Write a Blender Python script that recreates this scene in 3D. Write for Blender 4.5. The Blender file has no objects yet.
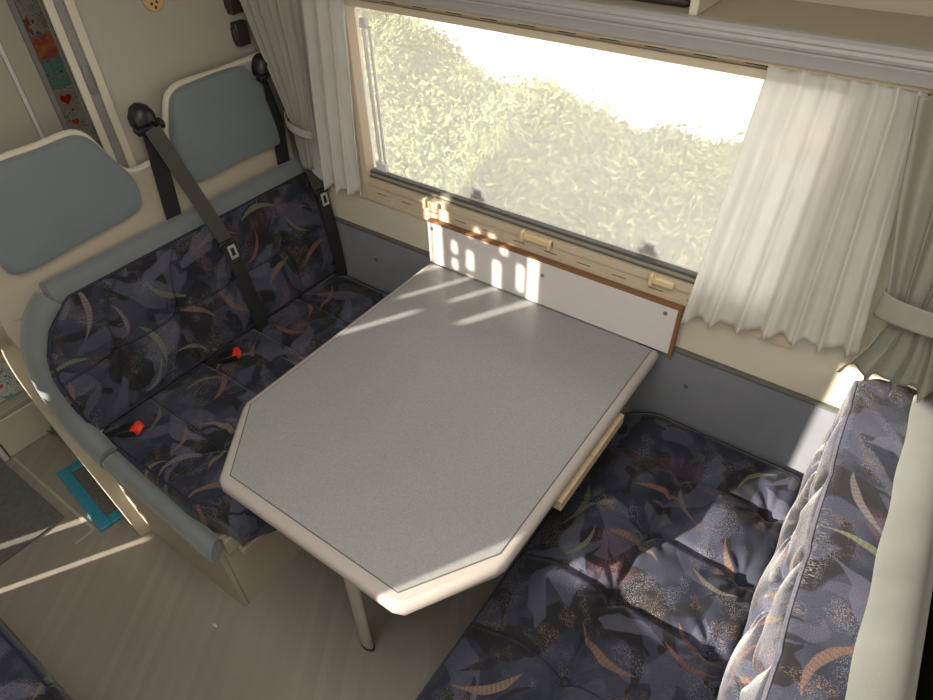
import bpy, bmesh, math, random
from mathutils import Vector, Matrix
random.seed(7)
V = Vector
SC = bpy.context.scene
COL = SC.collection
PI = math.pi

# ------------------------------------------------------------------ helpers
def sstep(a, b, x):
    t = max(0.0, min(1.0, (x - a) / (b - a)))
    return t * t * (3 - 2 * t)

def interp(tab, x):
    if x <= tab[0][0]: return tab[0][1]
    for (x0, y0), (x1, y1) in zip(tab, tab[1:]):
        if x <= x1: return y0 + (y1 - y0) * (x - x0) / (x1 - x0)
    return tab[-1][1]

def smooth_path(pts, n=6):
    pts = [V(p) for p in pts]; out = []
    for i in range(len(pts) - 1):
        p0 = pts[max(i - 1, 0)]; p1 = pts[i]; p2 = pts[i + 1]; p3 = pts[min(i + 2, len(pts) - 1)]
        for k in range(n):
            t = k / n
            out.append(0.5 * ((2 * p1) + (p2 - p0) * t + (2 * p0 - 5 * p1 + 4 * p2 - p3) * t * t + (3 * p1 - p0 - 3 * p2 + p3) * t ** 3))
    out.append(pts[-1]); return out

class MB:
    def __init__(s): s.v = []; s.f = []; s.uv = []; s.mi = []
    def add(s, vs, fs, uvs=None, mi=0):
        o = len(s.v); s.v += [V(p) for p in vs]
        for i, f in enumerate(fs):
            s.f.append([o + k for k in f]); s.mi.append(mi)
            s.uv.append([uvs[k] for k in f] if uvs else None)
        return s
    def box(s, x0, x1, y0, y1, z0, z1, mi=0):
        vs = [(x, y, z) for z in (z0, z1) for y in (y0, y1) for x in (x0, x1)]
        return s.add(vs, [(0, 2, 3, 1), (4, 5, 7, 6), (0, 1, 5, 4), (2, 6, 7, 3), (0, 4, 6, 2), (1, 3, 7, 5)], mi=mi)
    def obox(s, c, ax, ay, az, mi=0):
        c = V(c); ax = V(ax); ay = V(ay); az = V(az)
        vs = [c + ax * x + ay * y + az * z for z in (-1, 1) for y in (-1, 1) for x in (-1, 1)]
        return s.add(vs, [(0, 2, 3, 1), (4, 5, 7, 6), (0, 1, 5, 4), (2, 6, 7, 3), (0, 4, 6, 2), (1, 3, 7, 5)], mi=mi)
    def prism(s, pts, off, mi=0):
        pts = [V(p) for p in pts]; off = V(off); n = len(pts)
        vs = pts + [p + off for p in pts]
        fs = [list(range(n))[::-1], list(range(n, 2 * n))] + [(i, (i + 1) % n, n + (i + 1) % n, n + i) for i in range(n)]
        return s.add(vs, fs, mi=mi)
    def loft(s, rings, closed=True, caps=True, mi=0):
        n = len(rings[0]); vs = [p for r in rings for p in r]; fs = []
        for i in range(len(rings) - 1):
            for k in range(n if closed else n - 1):
                a = i * n + k; b = i * n + (k + 1) % n
                fs.append((a, b, b + n, a + n))
        if caps and closed:
            fs.append(list(range(n))[::-1]); fs.append([(len(rings) - 1) * n + k for k in range(n)])
        return s.add(vs, fs, mi=mi)
    def tube(s, path, r, n=10, up=(0, 0, 1), ratio=1.0, mi=0, endround=False):
        path = [V(p) for p in path]; rings = []
        m = len(path); u = V(up)
        for i, p in enumerate(path):
            t = (path[min(i + 1, m - 1)] - path[max(i - 1, 0)]).normalized()
            a = u - t * u.dot(t)
            if a.length < 1e-4: a = t.orthogonal()
            a.normalize(); b = t.cross(a); u = a
            rr = r[i] if isinstance(r, (list, tuple)) else r
            rings.append([p + a * (math.cos(2 * PI * k / n) * rr) + b * (math.sin(2 * PI * k / n) * rr * ratio) for k in range(n)])
        return s.loft(rings, mi=mi)
    def ribbon(s, path, w, th=0.0015, wdir=(0, 1, 0), mi=0):
        path = [V(p) for p in path]; m = len(path); rings = []
        for i, p in enumerate(path):
            t = (path[min(i + 1, m - 1)] - path[max(i - 1, 0)]).normalized()
            wd = V(wdir[i]) if isinstance(wdir, list) else V(wdir)
            wd = (wd - t * wd.dot(t)).normalized(); nn = t.cross(wd)
            h = wd * (w / 2); q = nn * (th / 2)
            rings.append([p - h - q, p + h - q, p + h + q, p - h + q])
        return s.loft(rings, mi=mi)
    def grid(s, fn, nu, nv, uvfn=None, mi=0):
        vs = []; uvs = []
        for j in range(nv + 1):
            for i in range(nu + 1):
                vs.append(fn(i / nu, j / nv))
                if uvfn: uvs.append(uvfn(i / nu, j / nv))
        fs = [(j * (nu + 1) + i, j * (nu + 1) + i + 1, (j + 1) * (nu + 1) + i + 1, (j + 1) * (nu + 1) + i) for j in range(nv) for i in range(nu)]
        return s.add(vs, fs, uvs if uvfn else None, mi)
    def sphere(s, c, r, nu=14, nv=8, mi=0):
        c = V(c); rr = V(r) if hasattr(r, '__len__') else V((r, r, r)); rings = []
        for j in range(1, nv):
            ph = PI * j / nv
            rings.append([c + V((rr.x * math.sin(ph) * math.cos(2 * PI * k / nu), rr.y * math.sin(ph) * math.sin(2 * PI * k / nu), rr.z * math.cos(ph))) for k in range(nu)])
        return s.loft(rings, mi=mi)
    def disc(s, c, axis, r, h, n=16, mi=0):
        c = V(c); a = V(axis).normalized()
        return s.tube([c, c + a * h], r, n, up=a.orthogonal(), mi=mi)
    def build(s, name, mats, parent=None, bevel=0, smooth=True, angle=40, segs=2, solid=0, subsurf=0):
        me = bpy.data.meshes.new(name)
        off = V((0, 0, 0)); q = parent
        while q is not None: off += q.location; q = q.parent
        me.from_pydata([p - off for p in s.v], [], s.f)
        if not isinstance(mats, (list, tuple)): mats = [mats]
        for m in mats: me.materials.append(m)
        for p, k in zip(me.polygons, s.mi): p.material_index = k
        if any(u is not None for u in s.uv):
            ul = me.uv_layers.new(name='UVMap')
            for p, u in zip(me.polygons, s.uv):
                if u:
                    for li, c in zip(p.loop_indices, u): ul.data[li].uv = c
        bm = bmesh.new(); bm.from_mesh(me); bmesh.ops.recalc_face_normals(bm, faces=bm.faces); bm.to_mesh(me); bm.free()
        if smooth:
            me.shade_smooth(); me.set_sharp_from_angle(angle=math.radians(angle))
        o = bpy.data.objects.new(name, me); COL.objects.link(o)
        if parent: o.parent = parent
        if solid:
            m = o.modifiers.new('s', 'SOLIDIFY'); m.thickness = solid; m.offset = 0
        if bevel:
            m = o.modifiers.new('b', 'BEVEL'); m.width = bevel; m.segments = segs; m.limit_method = 'ANGLE'; m.angle_limit = math.radians(35)
        return o

def thing(name, label, cat, loc=(0, 0, 0), group=None):
    o = bpy.data.objects.new(name, None); COL.objects.link(o); o.location = loc; o.empty_display_size = .05
    tag(o, label, cat, group); return o
def tag(o, label, cat, group=None):
    o['label'] = label; o['category'] = cat
    if group: o['group'] = group
    return o
def struct(o, label=None):
    o['kind'] = 'structure'
    if label: o['label'] = label
    return o

# ------------------------------------------------------------------ materials
def newmat(name):
    m = bpy.data.materials.new(name); m.use_nodes = True
    nt = m.node_tree; b = nt.nodes['Principled BSDF']; return m, nt, b
def N(nt, t, **k):
    n = nt.nodes.new(t)
    for a, v in k.items():
        if a == 'op': n.operation = v
        else: setattr(n, a, v)
    return n
def setin(nt, sock, v):
    if isinstance(v, bpy.types.NodeSocket): nt.links.new(v, sock)
    else: sock.default_value = v
def M_(nt, op, a, b=0.0, clamp=False):
    n = N(nt, 'ShaderNodeMath', op=op); n.use_clamp = clamp
    setin(nt, n.inputs[0], a); setin(nt, n.inputs[1], b); return n.outputs[0]
def mixc(nt, fac, a, b):
    n = nt.nodes.new('ShaderNodeMix'); n.data_type = 'RGBA'
    setin(nt, n.inputs[0], fac)
    setin(nt, n.inputs[6], (*a, 1) if isinstance(a, tuple) else a); setin(nt, n.inputs[7], (*b, 1) if isinstance(b, tuple) else b)
    return n.outputs[2]
def simple(name, col, rough=.5, var=.12, scale=20, bump=0, bscale=200, metal=0, spec=.5, sheen=0):
    m, nt, b = newmat(name)
    tc = N(nt, 'ShaderNodeTexCoord'); nz = N(nt, 'ShaderNodeTexNoise'); nz.inputs['Scale'].default_value = scale; nz.inputs['Detail'].default_value = 4
    nt.links.new(tc.outputs['Object'], nz.inputs['Vector'])
    c = mixc(nt, nz.outputs[0], tuple(x * (1 - var) for x in col), tuple(min(1, x * (1 + var)) for x in col))
    nt.links.new(c, b.inputs['Base Color'])
    b.inputs['Roughness'].default_value = rough; b.inputs['Metallic'].default_value = metal; b.inputs['Specular IOR Level'].default_value = spec
    if sheen: b.inputs['Sheen Weight'].default_value = sheen; b.inputs['Sheen Roughness'].default_value = .5
    if bump:
        n2 = N(nt, 'ShaderNodeTexNoise'); n2.inputs['Scale'].default_value = bscale; n2.inputs['Detail'].default_value = 3
        nt.links.new(tc.outputs['Object'], n2.inputs['Vector'])
        bp = N(nt, 'ShaderNodeBump'); bp.inputs['Strength'].default_value = bump; bp.inputs['Distance'].default_value = .002
        nt.links.new(n2.outputs[0], bp.inputs['Height']); nt.links.new(bp.outputs[0], b.inputs['Normal'])
    return m

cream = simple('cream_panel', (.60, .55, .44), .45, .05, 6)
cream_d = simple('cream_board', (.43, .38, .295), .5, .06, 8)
frame_m = simple('frame_plastic', (.58, .485, .36), .4, .05, 10)
wallm = simple('partition_cream', (.40, .375, .31), .5, .04, 5)
white_l = simple('white_laminate', (.66, .62, .61), .35, .03, 10)
wood_e = simple('wood_edge', (.23, .11, .045), .6, .2, 60)
wood_p = simple('pale_wood', (.46, .36, .24), .6, .15, 40)
velour = simple('grey_velour', (.150, .170, .172), .85, .14, 14, .35, 400, sheen=.35)
velour_p = simple('wall_velour', (.17, .18, .205), .9, .12, 18, .3, 400, sheen=.3)
pad_m = simple('headrest_velour', (.150, .178, .190), .8, .06, 10, .15, 500, sheen=.3)
trim_m = simple('table_trim', (.385, .345, .32), .4, .04, 20)
black_p = simple('black_plastic', (.012, .012, .013), .4, .2, 30)
black_w = simple('black_webbing', (.016, .015, .016), .6, .3, 250, .4, 900)
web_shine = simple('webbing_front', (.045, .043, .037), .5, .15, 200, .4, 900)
red_p = simple('red_button', (.75, .035, .018), .35, .1, 30)
redf = red_p.node_tree.nodes['Principled BSDF']
metal_m = simple('steel', (.75, .74, .72), .28, .05, 30, metal=.7)
alu = simple('aluminium', (.42, .42, .42), .35, .08, 10, metal=.6)
darkslot = simple('dark_slot', (.22, .145, .08), .7, .2, 30)
groove = simple('groove_dark', (.10, .09, .085), .7, .2, 30)
piping_m = simple('navy_piping', (.012, .014, .03), .7, .2, 60)
brown_d = simple('dark_brown', (.03, .022, .018), .5, .3, 40)
grey_track = simple('grey_track', (.23, .215, .215), .5, .06, 10)
beige_post = simple('beige_post', (.40, .385, .31), .55, .05, 6)
latch_m = simple('beige_latch', (.72, .56, .32), .4, .08, 40)
green_grey = simple('edge_strip', (.10, .105, .09), .6, .1, 30)
cord_m = simple('floor_mat', (.125, .13, .115), .9, .35, 60, .6, 150)
gravel_m = simple('scraper', (.14, .132, .118), .95, .6, 160, 1, 260)
tape_m = simple('blue_tape', (.035, .27, .38), .38, .3, 60, .5, 120)
wire_m = simple('thin_wire', (.25, .24, .21), .4, .1, 30, metal=.5)
toywood = simple('toy_wood', (.55, .36, .14), .5, .1, 30)
asph = simple('pale_yard', (.75, .73, .68), .9, .1, 1)
beige_house = simple('ochre_wall', (.60, .42, .28), .9, .08, 2)

def table_mat():
    m, nt, b = newmat('grey_speckle')
    tc = N(nt, 'ShaderNodeTexCoord'); a = N(nt, 'ShaderNodeTexNoise'); a.inputs['Scale'].default_value = 330; a.inputs['Detail'].default_value = 2
    nt.links.new(tc.outputs['Object'], a.inputs['Vector'])
    r = N(nt, 'ShaderNodeValToRGB'); r.color_ramp.elements[0].position = .35; r.color_ramp.elements[0].color = (.245, .247, .247, 1)
    r.color_ramp.elements[1].position = .65; r.color_ramp.elements[1].color = (.30, .30, .296, 1)
    nt.links.new(a.outputs[0], r.inputs[0]); nt.links.new(r.outputs[0], b.inputs['Base Color'])
    b.inputs['Roughness'].default_value = .38
    bp = N(nt, 'ShaderNodeBump'); bp.inputs['Strength'].default_value = .15; bp.inputs['Distance'].default_value = .001
    nt.links.new(a.outputs[0], bp.inputs['Height']); nt.links.new(bp.outputs[0], b.inputs['Normal'])
    return m
laminate = table_mat()

def floor_mat():
    m, nt, b = newmat('striped_vinyl')
    tc = N(nt, 'ShaderNodeTexCoord'); mp = N(nt, 'ShaderNodeMapping'); mp.inputs['Rotation'].default_value = (0, 0, math.radians(58))
    nt.links.new(tc.outputs['Object'], mp.inputs['Vector'])
    sx = N(nt, 'ShaderNodeSeparateXYZ'); nt.links.new(mp.outputs[0], sx.inputs[0])
    cell = M_(nt, 'FLOOR', M_(nt, 'MULTIPLY', sx.outputs[1], 42.0))
    wn = N(nt, 'ShaderNodeTexWhiteNoise'); wn.noise_dimensions = '1D'; nt.links.new(cell, wn.inputs['W'])
    mp2 = N(nt, 'ShaderNodeMapping'); mp2.inputs['Scale'].default_value = (6, 90, 1); nt.links.new(mp.outputs[0], mp2.inputs['Vector'])
    g = N(nt, 'ShaderNodeTexNoise'); g.inputs['Scale'].default_value = 1; g.inputs['Detail'].default_value = 4; nt.links.new(mp2.outputs[0], g.inputs['Vector'])
    c1 = mixc(nt, wn.outputs[0], (.275, .245, .208), (.32, .288, .246))
    c2 = mixc(nt, M_(nt, 'MULTIPLY', g.outputs[0], .6), c1, (.23, .205, .175))
    nt.links.new(c2, b.inputs['Base Color']); b.inputs['Roughness'].default_value = .5
    return m
floor_m = floor_mat()

def fabric_mat(name='patterned_upholstery', sheen=.18):
    m, nt, b = newmat(name)
    tc = N(nt, 'ShaderNodeTexCoord'); UV = tc.outputs['UV']
    def noise(scale, detail=3, off=0, stretch=None):
        mp = N(nt, 'ShaderNodeMapping'); mp.inputs['Location'].default_value = (off, off * 1.7, 0)
        if stretch: mp.inputs['Scale'].default_value = (*stretch, 1)
        nt.links.new(UV, mp.inputs['Vector'])
        n = N(nt, 'ShaderNodeTexNoise'); n.noise_dimensions = '2D'; n.inputs['Scale'].default_value = scale; n.inputs['Detail'].default_value = detail
        nt.links.new(mp.outputs[0], n.inputs['Vector']); return n
    def white(cells, off=0):
        mp = N(nt, 'ShaderNodeMapping'); mp.inputs['Scale'].default_value = (cells, cells, 1); mp.inputs['Location'].default_value = (off, off, 0)
        nt.links.new(UV, mp.inputs['Vector'])
        fl = N(nt, 'ShaderNodeVectorMath', op='FLOOR'); nt.links.new(mp.outputs[0], fl.inputs[0])
        w = N(nt, 'ShaderNodeTexWhiteNoise'); w.noise_dimensions = '2D'; nt.links.new(fl.outputs[0], w.inputs['Vector']); return w.outputs[0]
    def ss(x, lo, hi):
        n = N(nt, 'ShaderNodeMapRange'); n.interpolation_type = 'SMOOTHSTEP'
        setin(nt, n.inputs[0], x); n.inputs[1].default_value = lo; n.inputs[2].default_value = hi; return n.outputs[0]
    def cells(scale, off, rnd=.75, warp=.25):
        mp = N(nt, 'ShaderNodeMapping'); mp.inputs['Scale'].default_value = (scale, scale, 1); mp.inputs['Location'].default_value = (off, off * .37, 0)
        nt.links.new(UV, mp.inputs['Vector'])
        nz = noise(scale * 1.4, 2, off)
        sub = N(nt, 'ShaderNodeVectorMath', op='SUBTRACT'); nt.links.new(nz.outputs[1], sub.inputs[0]); sub.inputs[1].default_value = (.5, .5, .5)
        sc = N(nt, 'ShaderNodeVectorMath', op='SCALE'); nt.links.new(sub.outputs[0], sc.inputs[0]); sc.inputs['Scale'].default_value = warp
        ad = N(nt, 'ShaderNodeVectorMath', op='ADD'); nt.links.new(mp.outputs[0], ad.inputs[0]); nt.links.new(sc.outputs[0], ad.inputs[1])
        vo = N(nt, 'ShaderNodeTexVoronoi'); vo.voronoi_dimensions = '2D'; vo.inputs['Scale'].default_value = 1; vo.inputs['Randomness'].default_value = rnd
        nt.links.new(ad.outputs[0], vo.inputs['Vector'])
        d = N(nt, 'ShaderNodeVectorMath', op='SUBTRACT'); nt.links.new(ad.outputs[0], d.inputs[0]); nt.links.new(vo.outputs['Position'], d.inputs[1])
        sep = N(nt, 'ShaderNodeSeparateColor'); nt.links.new(vo.outputs['Color'], sep.inputs[0])
        ro = N(nt, 'ShaderNodeVectorRotate'); ro.rotation_type = 'Z_AXIS'; nt.links.new(d.outputs[0], ro.inputs['Vector'])
        nt.links.new(M_(nt, 'MULTIPLY', sep.outputs[0], 6.283), ro.inputs['Angle'])
        xy = N(nt, 'ShaderNodeSeparateXYZ'); nt.links.new(ro.outputs[0], xy.inputs[0])
        return xy.outputs[0], xy.outputs[1], sep
    def stroke(scale, off, L, w, k, thr, rnd=.8, warp=.15, soft=.014, skew=.0):
        """tapered bent brush stroke, one per cell"""
        x, y, sep = cells(scale, off, rnd, warp)
        yy = M_(nt, 'MULTIPLY', y, 1.0 / L); y2 = M_(nt, 'MULTIPLY', yy, yy)
        xc = M_(nt, 'MULTIPLY', M_(nt, 'SUBTRACT', y2, .4), k)
        half = M_(nt, 'MULTIPLY', M_(nt, 'MULTIPLY', M_(nt, 'SUBTRACT', 1.0, y2), w), M_(nt, 'ADD', 1.0, M_(nt, 'MULTIPLY', yy, .55)))
        d = M_(nt, 'SUBTRACT', half, M_(nt, 'ABSOLUTE', M_(nt, 'SUBTRACT', x, xc)))
        act = M_(nt, 'GREATER_THAN', sep.outputs[1], thr)
        return M_(nt, 'MULTIPLY', ss(d, -soft * .4, soft), act), sep.outputs[2], y
    base = mixc(nt, ss(noise(7, 2, 3).outputs[0], .42, .60), (.017, .021, .046), (.043, .047, .080))
    base = mixc(nt, ss(noise(9, 2, 11).outputs[0], .60, .62), base, (.011, .010, .015))
    for sc_, of_, L, w, k, th, col, al in ((4.2, 9.1, .56, .17, .30, .15, (.080, .085, .138), .8), (3.6, 33.3, .55, .16, .34, .1, (.010, .0095, .0125), .92),
                                        (5.5, 5.3, .55, .13, .22, .3, (.070, .074, .120), .85), (6.2, 61.7, .52, .10, .26, .35, (.012, .011, .016), .9),
                                        (5.0, 77.7, .5, .12, .2, .45, (.108, .112, .165), .75)):
        pm, ph, _ = stroke(sc_, of_, L, w, k, th, 1, .35)
        base = mixc(nt, M_(nt, 'MULTIPLY', pm, al), base, col)
    gate = ss(noise(11, 2, 31).outputs[0], .52, .66); sp = M_(nt, 'GREATER_THAN', white(800), .78)
    base = mixc(nt, M_(nt, 'MULTIPLY', gate, M_(nt, 'MULTIPLY', sp, .75)), base, (.22, .215, .235))
    gate2 = ss(noise(12, 2, 47).outputs[0], .58, .70); sp2 = M_(nt, 'GREATER_THAN', white(820, 9), .82)
    base = mixc(nt, M_(nt, 'MULTIPLY', gate2, M_(nt, 'MULTIPLY', sp2, .75)), base, (.30, .19, .12))
    gate3 = ss(noise(6, 2, 71).outputs[0], .64, .76); sp3 = M_(nt, 'GREATER_THAN', white(560, 3), .45)
    base = mixc(nt, M_(nt, 'MULTIPLY', gate3, M_(nt, 'MULTIPLY', sp3, .35)), base, (.20, .07, .09))
    cur_ramp = ((0, (.24, .14, .105)), (.25, (.20, .21, .12)), (.42, (.25, .22, .185)), (.6, (.27, .115, .085)), (.76, (.20, .175, .19)), (.9, (.26, .18, .10)))
    for sc_, of_, L, w, k, th in ((5.6, 2.9, .46, .052, .16, .30), (6.3, 41.3, .42, .040, -.14, .52)):
        cm, ch, cy = stroke(sc_, of_, L, w, k, th, .75, .10, .012)
        ramp = N(nt, 'ShaderNodeValToRGB'); ramp.color_ramp.interpolation = 'CONSTANT'
        els = ramp.color_ramp.elements; els[0].position = 0; els[0].color = (*cur_ramp[0][1], 1); els[1].position = cur_ramp[1][0]; els[1].color = (*cur_ramp[1][1], 1)
        for p_, c_ in cur_ramp[2:]:
            e = els.new(p_); e.color = (*c_, 1)
        nt.links.new(ch, ramp.inputs[0])
        strip = M_(nt, 'ADD', .74, M_(nt, 'MULTIPLY', M_(nt, 'SINE', M_(nt, 'MULTIPLY', cy, 120.0)), .2))
        cc = mixc(nt, strip, (.07, .06, .07), ramp.outputs[0])
        base = mixc(nt, M_(nt, 'MULTIPLY', cm, .88), base, cc)
    # weave
    sxy = N(nt, 'ShaderNodeSeparateXYZ'); nt.links.new(UV, sxy.inputs[0])
    wv = M_(nt, 'MULTIPLY', M_(nt, 'SINE', M_(nt, 'MULTIPLY', sxy.outputs[0], 2100.0)), M_(nt, 'SINE', M_(nt, 'MULTIPLY', sxy.outputs[1], 2100.0)))
    rough_n = noise(500, 1, 0)
    fac = M_(nt, 'ADD', M_(nt, 'MULTIPLY', rough_n.outputs[0], 1.15), .17)
    fin = N(nt, 'ShaderNodeVectorMath', op='SCALE'); nt.links.new(base, fin.inputs[0]); nt.links.new(fac, fin.inputs['Scale'])
    nt.links.new(fin.outputs[0], b.inputs['Base Color'])
    b.inputs['Roughness'].default_value = .85; b.inputs['Sheen Weight'].default_value = sheen; b.inputs['Sheen Roughness'].default_value = .3
    bp = N(nt, 'ShaderNodeBump'); bp.inputs['Strength'].default_value = .5; bp.inputs['Distance'].default_value = .0015
    hh = M_(nt, 'ADD', rough_n.outputs[0], M_(nt, 'MULTIPLY', wv, .3))
    nt.links.new(hh, bp.inputs['Height']); nt.links.new(bp.outputs[0], b.inputs['Normal'])
    return m
fabric = fabric_mat()
fabric_lit = fabric_mat('patterned_upholstery_lit', .5)  # same cloth, sheen raised to imitate the sunlit brightness of the right backrest

def cloth_mat(name, col, transl, transp, wrinkle=.4):
    m, nt, b = newmat(name)
    out = [n for n in nt.nodes if n.type == 'OUTPUT_MATERIAL'][0]
    tc = N(nt, 'ShaderNodeTexCoord'); nz = N(nt, 'ShaderNodeTexNoise'); nz.inputs['Scale'].default_value = 30; nz.inputs['Detail'].default_value = 5
    mp = N(nt, 'ShaderNodeMapping'); mp.inputs['Scale'].default_value = (1, 1, .35); nt.links.new(tc.outputs['Object'], mp.inputs[0]); nt.links.new(mp.outputs[0], nz.inputs['Vector'])
    c = mixc(nt, nz.outputs[0], tuple(x * .88 for x in col), tuple(min(1, x * 1.1) for x in col))
    nt.links.new(c, b.inputs['Base Color']); b.inputs['Roughness'].default_value = .9
    bp = N(nt, 'ShaderNodeBump'); bp.inputs['Strength'].default_value = wrinkle; bp.inputs['Distance'].default_value = .004
    nt.links.new(nz.outputs[0], bp.inputs['Height']); nt.links.new(bp.outputs[0], b.inputs['Normal'])
    tr = N(nt, 'ShaderNodeBsdfTranslucent'); nt.links.new(c, tr.inputs[0])
    mx = N(nt, 'ShaderNodeMixShader'); mx.inputs[0].default_value = transl; nt.links.new(b.outputs[0], mx.inputs[1]); nt.links.new(tr.outputs[0], mx.inputs[2])
    tp = N(nt, 'ShaderNodeBsdfTransparent'); m2 = N(nt, 'ShaderNodeMixShader'); m2.inputs[0].default_value = transp
    nt.links.new(mx.outputs[0], m2.inputs[1]); nt.links.new(tp.outputs[0], m2.inputs[2]); nt.links.new(m2.outputs[0], out.inputs[0])
    return m
sheer_m = cloth_mat('sheer_voile', (.95, .93, .885), .58, .24, .25)
drape_m = cloth_mat('grey_moire', (.36, .345, .295), .12, 0, .5)

def pane_mat():
    m, nt, b = newmat('hazy_acrylic')
    out = [n for n in nt.nodes if n.type == 'OUTPUT_MATERIAL'][0]
    tc = N(nt, 'ShaderNodeTexCoord'); nz = N(nt, 'ShaderNodeTexNoise'); nz.inputs['Scale'].default_value = 3.2; nz.inputs['Detail'].default_value = 5
    nt.links.new(tc.outputs['Object'], nz.inputs['Vector'])
    tr = N(nt, 'ShaderNodeBsdfTranslucent'); tr.inputs[0].default_value = (.95, .93, .88, 1)
    df = N(nt, 'ShaderNodeBsdfDiffuse'); df.inputs[0].default_value = (.9, .88, .84, 1)
    mm = N(nt, 'ShaderNodeMixShader'); mm.inputs[0].default_value = .25; nt.links.new(tr.outputs[0], mm.inputs[1]); nt.links.new(df.outputs[0], mm.inputs[2])
    tp = N(nt, 'ShaderNodeBsdfTransparent'); mx = N(nt, 'ShaderNodeMixShader')
    f = M_(nt, 'ADD', M_(nt, 'MULTIPLY', nz.outputs[0], .24), .21); nt.links.new(f, mx.inputs[0])
    nt.links.new(tp.outputs[0], mx.inputs[1]); nt.links.new(mm.outputs[0], mx.inputs[2])
    gl = N(nt, 'ShaderNodeBsdfGlossy'); gl.inputs['Roughness'].default_value = .05
    fr = N(nt, 'ShaderNodeFresnel'); fr.inputs[0].default_value = 1.25
    m3 = N(nt, 'ShaderNodeMixShader'); nt.links.new(fr.outputs[0], m3.inputs[0]); nt.links.new(mx.outputs[0], m3.inputs[1]); nt.links.new(gl.outputs[0], m3.inputs[2])
    nt.links.new(m3.outputs[0], out.inputs[0]); return m
pane_m = pane_mat()

def leaf_mat():
    m, nt, b = newmat('hedge_leaf')
    g = N(nt, 'ShaderNodeNewGeometry')
    tc = N(nt, 'ShaderNodeTexCoord'); nz = N(nt, 'ShaderNodeTexNoise'); nz.inputs['Scale'].default_value = 2.2; nz.inputs['Detail'].default_value = 3
    nt.links.new(tc.outputs['Object'], nz.inputs['Vector'])
    f = M_(nt, 'ADD', M_(nt, 'MULTIPLY', g.outputs['Random Per Island'], .55), M_(nt, 'MULTIPLY', nz.outputs[0], .5))
    r = N(nt, 'ShaderNodeValToRGB'); e = r.color_ramp.elements
    e[0].position = .22; e[0].color = (.07, .10, .035, 1); e[1].position = .82; e[1].color = (.74, .70, .32, 1)
    q = e.new(.5); q.color = (.30, .33, .11, 1)
    nt.links.new(f, r.inputs[0]); nt.links.new(r.outputs[0], b.inputs['Base Color']); b.inputs['Roughness'].default_value = .6
    return m
leaf_m = leaf_mat()

def paper_mat(name, bg, blobs, strokes, scale=1.0, seed=0):
    """a child's drawing: paper with coloured scribbles; generated coordinates on the sheet (UV 0..1)"""
    m, nt, b = newmat(name)
    tc = N(nt, 'ShaderNodeTexCoord'); col = None
    nz = N(nt, 'ShaderNodeTexNoise'); nz.noise_dimensions = '2D'; nz.inputs['Scale'].default_value = 4; nt.links.new(tc.outputs['UV'], nz.inputs['Vector'])
    cur = mixc(nt, nz.outputs[0], tuple(x * .93 for x in bg), tuple(min(1, x * 1.05) for x in bg))
    for i, (c, sc, lo, hi) in enumerate(blobs):
        n = N(nt, 'ShaderNodeTexNoise'); n.noise_dimensions = '2D'; n.inputs['Scale'].default_value = sc; n.inputs['Detail'].default_value = 2
        mp = N(nt, 'ShaderNodeMapping'); mp.inputs['Location'].default_value = (seed + i * 3.3, seed * 2 + i, 0); nt.links.new(tc.outputs['UV'], mp.inputs[0]); nt.links.new(mp.outputs[0], n.inputs['Vector'])
        mr = N(nt, 'ShaderNodeMapRange'); nt.links.new(n.outputs[0], mr.inputs[0]); mr.inputs[1].default_value = lo; mr.inputs[2].default_value = hi
        cur = mixc(nt, mr.outputs[0], cur, c)
    for i, (c, sc, w) in enumerate(strokes):
        n = N(nt, 'ShaderNodeTexNoise'); n.noise_dimensions = '2D'; n.inputs['Scale'].default_value = sc; n.inputs['Detail'].default_value = 1
        mp = N(nt, 'ShaderNodeMapping'); mp.inputs['Location'].default_value = (seed + 20 + i * 5.1, seed + i * 2, 0); nt.links.new(tc.outputs['UV'], mp.inputs[0]); nt.links.new(mp.outputs[0], n.inputs['Vector'])
        d = M_(nt, 'ABSOLUTE', M_(nt, 'SUBTRACT', n.outputs[0], .5))
        cur = mixc(nt, M_(nt, 'LESS_THAN', d, w), cur, c)
    nt.links.new(cur, b.inputs['Base Color']); b.inputs['Roughness'].default_value = .8
    return m

# ------------------------------------------------------------------ camera
Rm = [[0.8148666807870918, 0.5792040403555371, -0.022692998454349203], [0.368904692837955, -0.5484041625685544, -0.7504413382001396], [-0.44710358994886396, 0.6031380887601975, -0.6605473682799246]]
cam = bpy.data.cameras.new('camera'); co = bpy.data.objects.new('camera', cam); COL.objects.link(co)
r, d, f = [V(x) for x in Rm]
co.matrix_world = Matrix(((r.x, -d.x, -f.x, 0), (r.y, -d.y, -f.y, -1.42248), (r.z, -d.z, -f.z, 1.9), (0, 0, 0, 1)))
cam.sensor_width = 36; cam.lens = 646.9 / 933 * 36; cam.clip_start = .02; cam.clip_end = 200
SC.camera = co

# ------------------------------------------------------------------ setting
struct(MB().box(-3.2, 1.3, -2.2, .02, -.04, 0).build('floor', floor_m))
WX0, WX1, WZ0, WZ1 = -1.435, -.12, .93, 1.455      # window opening
mb = MB()
mb.box(-3.2, WX0, 0, .04, 0, 1.54); mb.box(WX1, 1.3, 0, .04, 0, 1.54)
mb.box(WX0, WX1, 0, .04, 0, WZ0); mb.box(WX0, WX1, 0, .04, WZ1, 1.54)
struct(mb.build('wall_window', cream, smooth=False))
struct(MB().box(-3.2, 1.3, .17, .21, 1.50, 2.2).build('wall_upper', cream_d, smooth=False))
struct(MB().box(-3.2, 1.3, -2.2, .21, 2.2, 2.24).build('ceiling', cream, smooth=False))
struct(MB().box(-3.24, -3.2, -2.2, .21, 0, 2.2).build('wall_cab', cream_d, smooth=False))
struct(MB().box(1.3, 1.34, -2.2, .21, 0, 2.2).build('wall_rear', cream_d, smooth=False))

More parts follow.
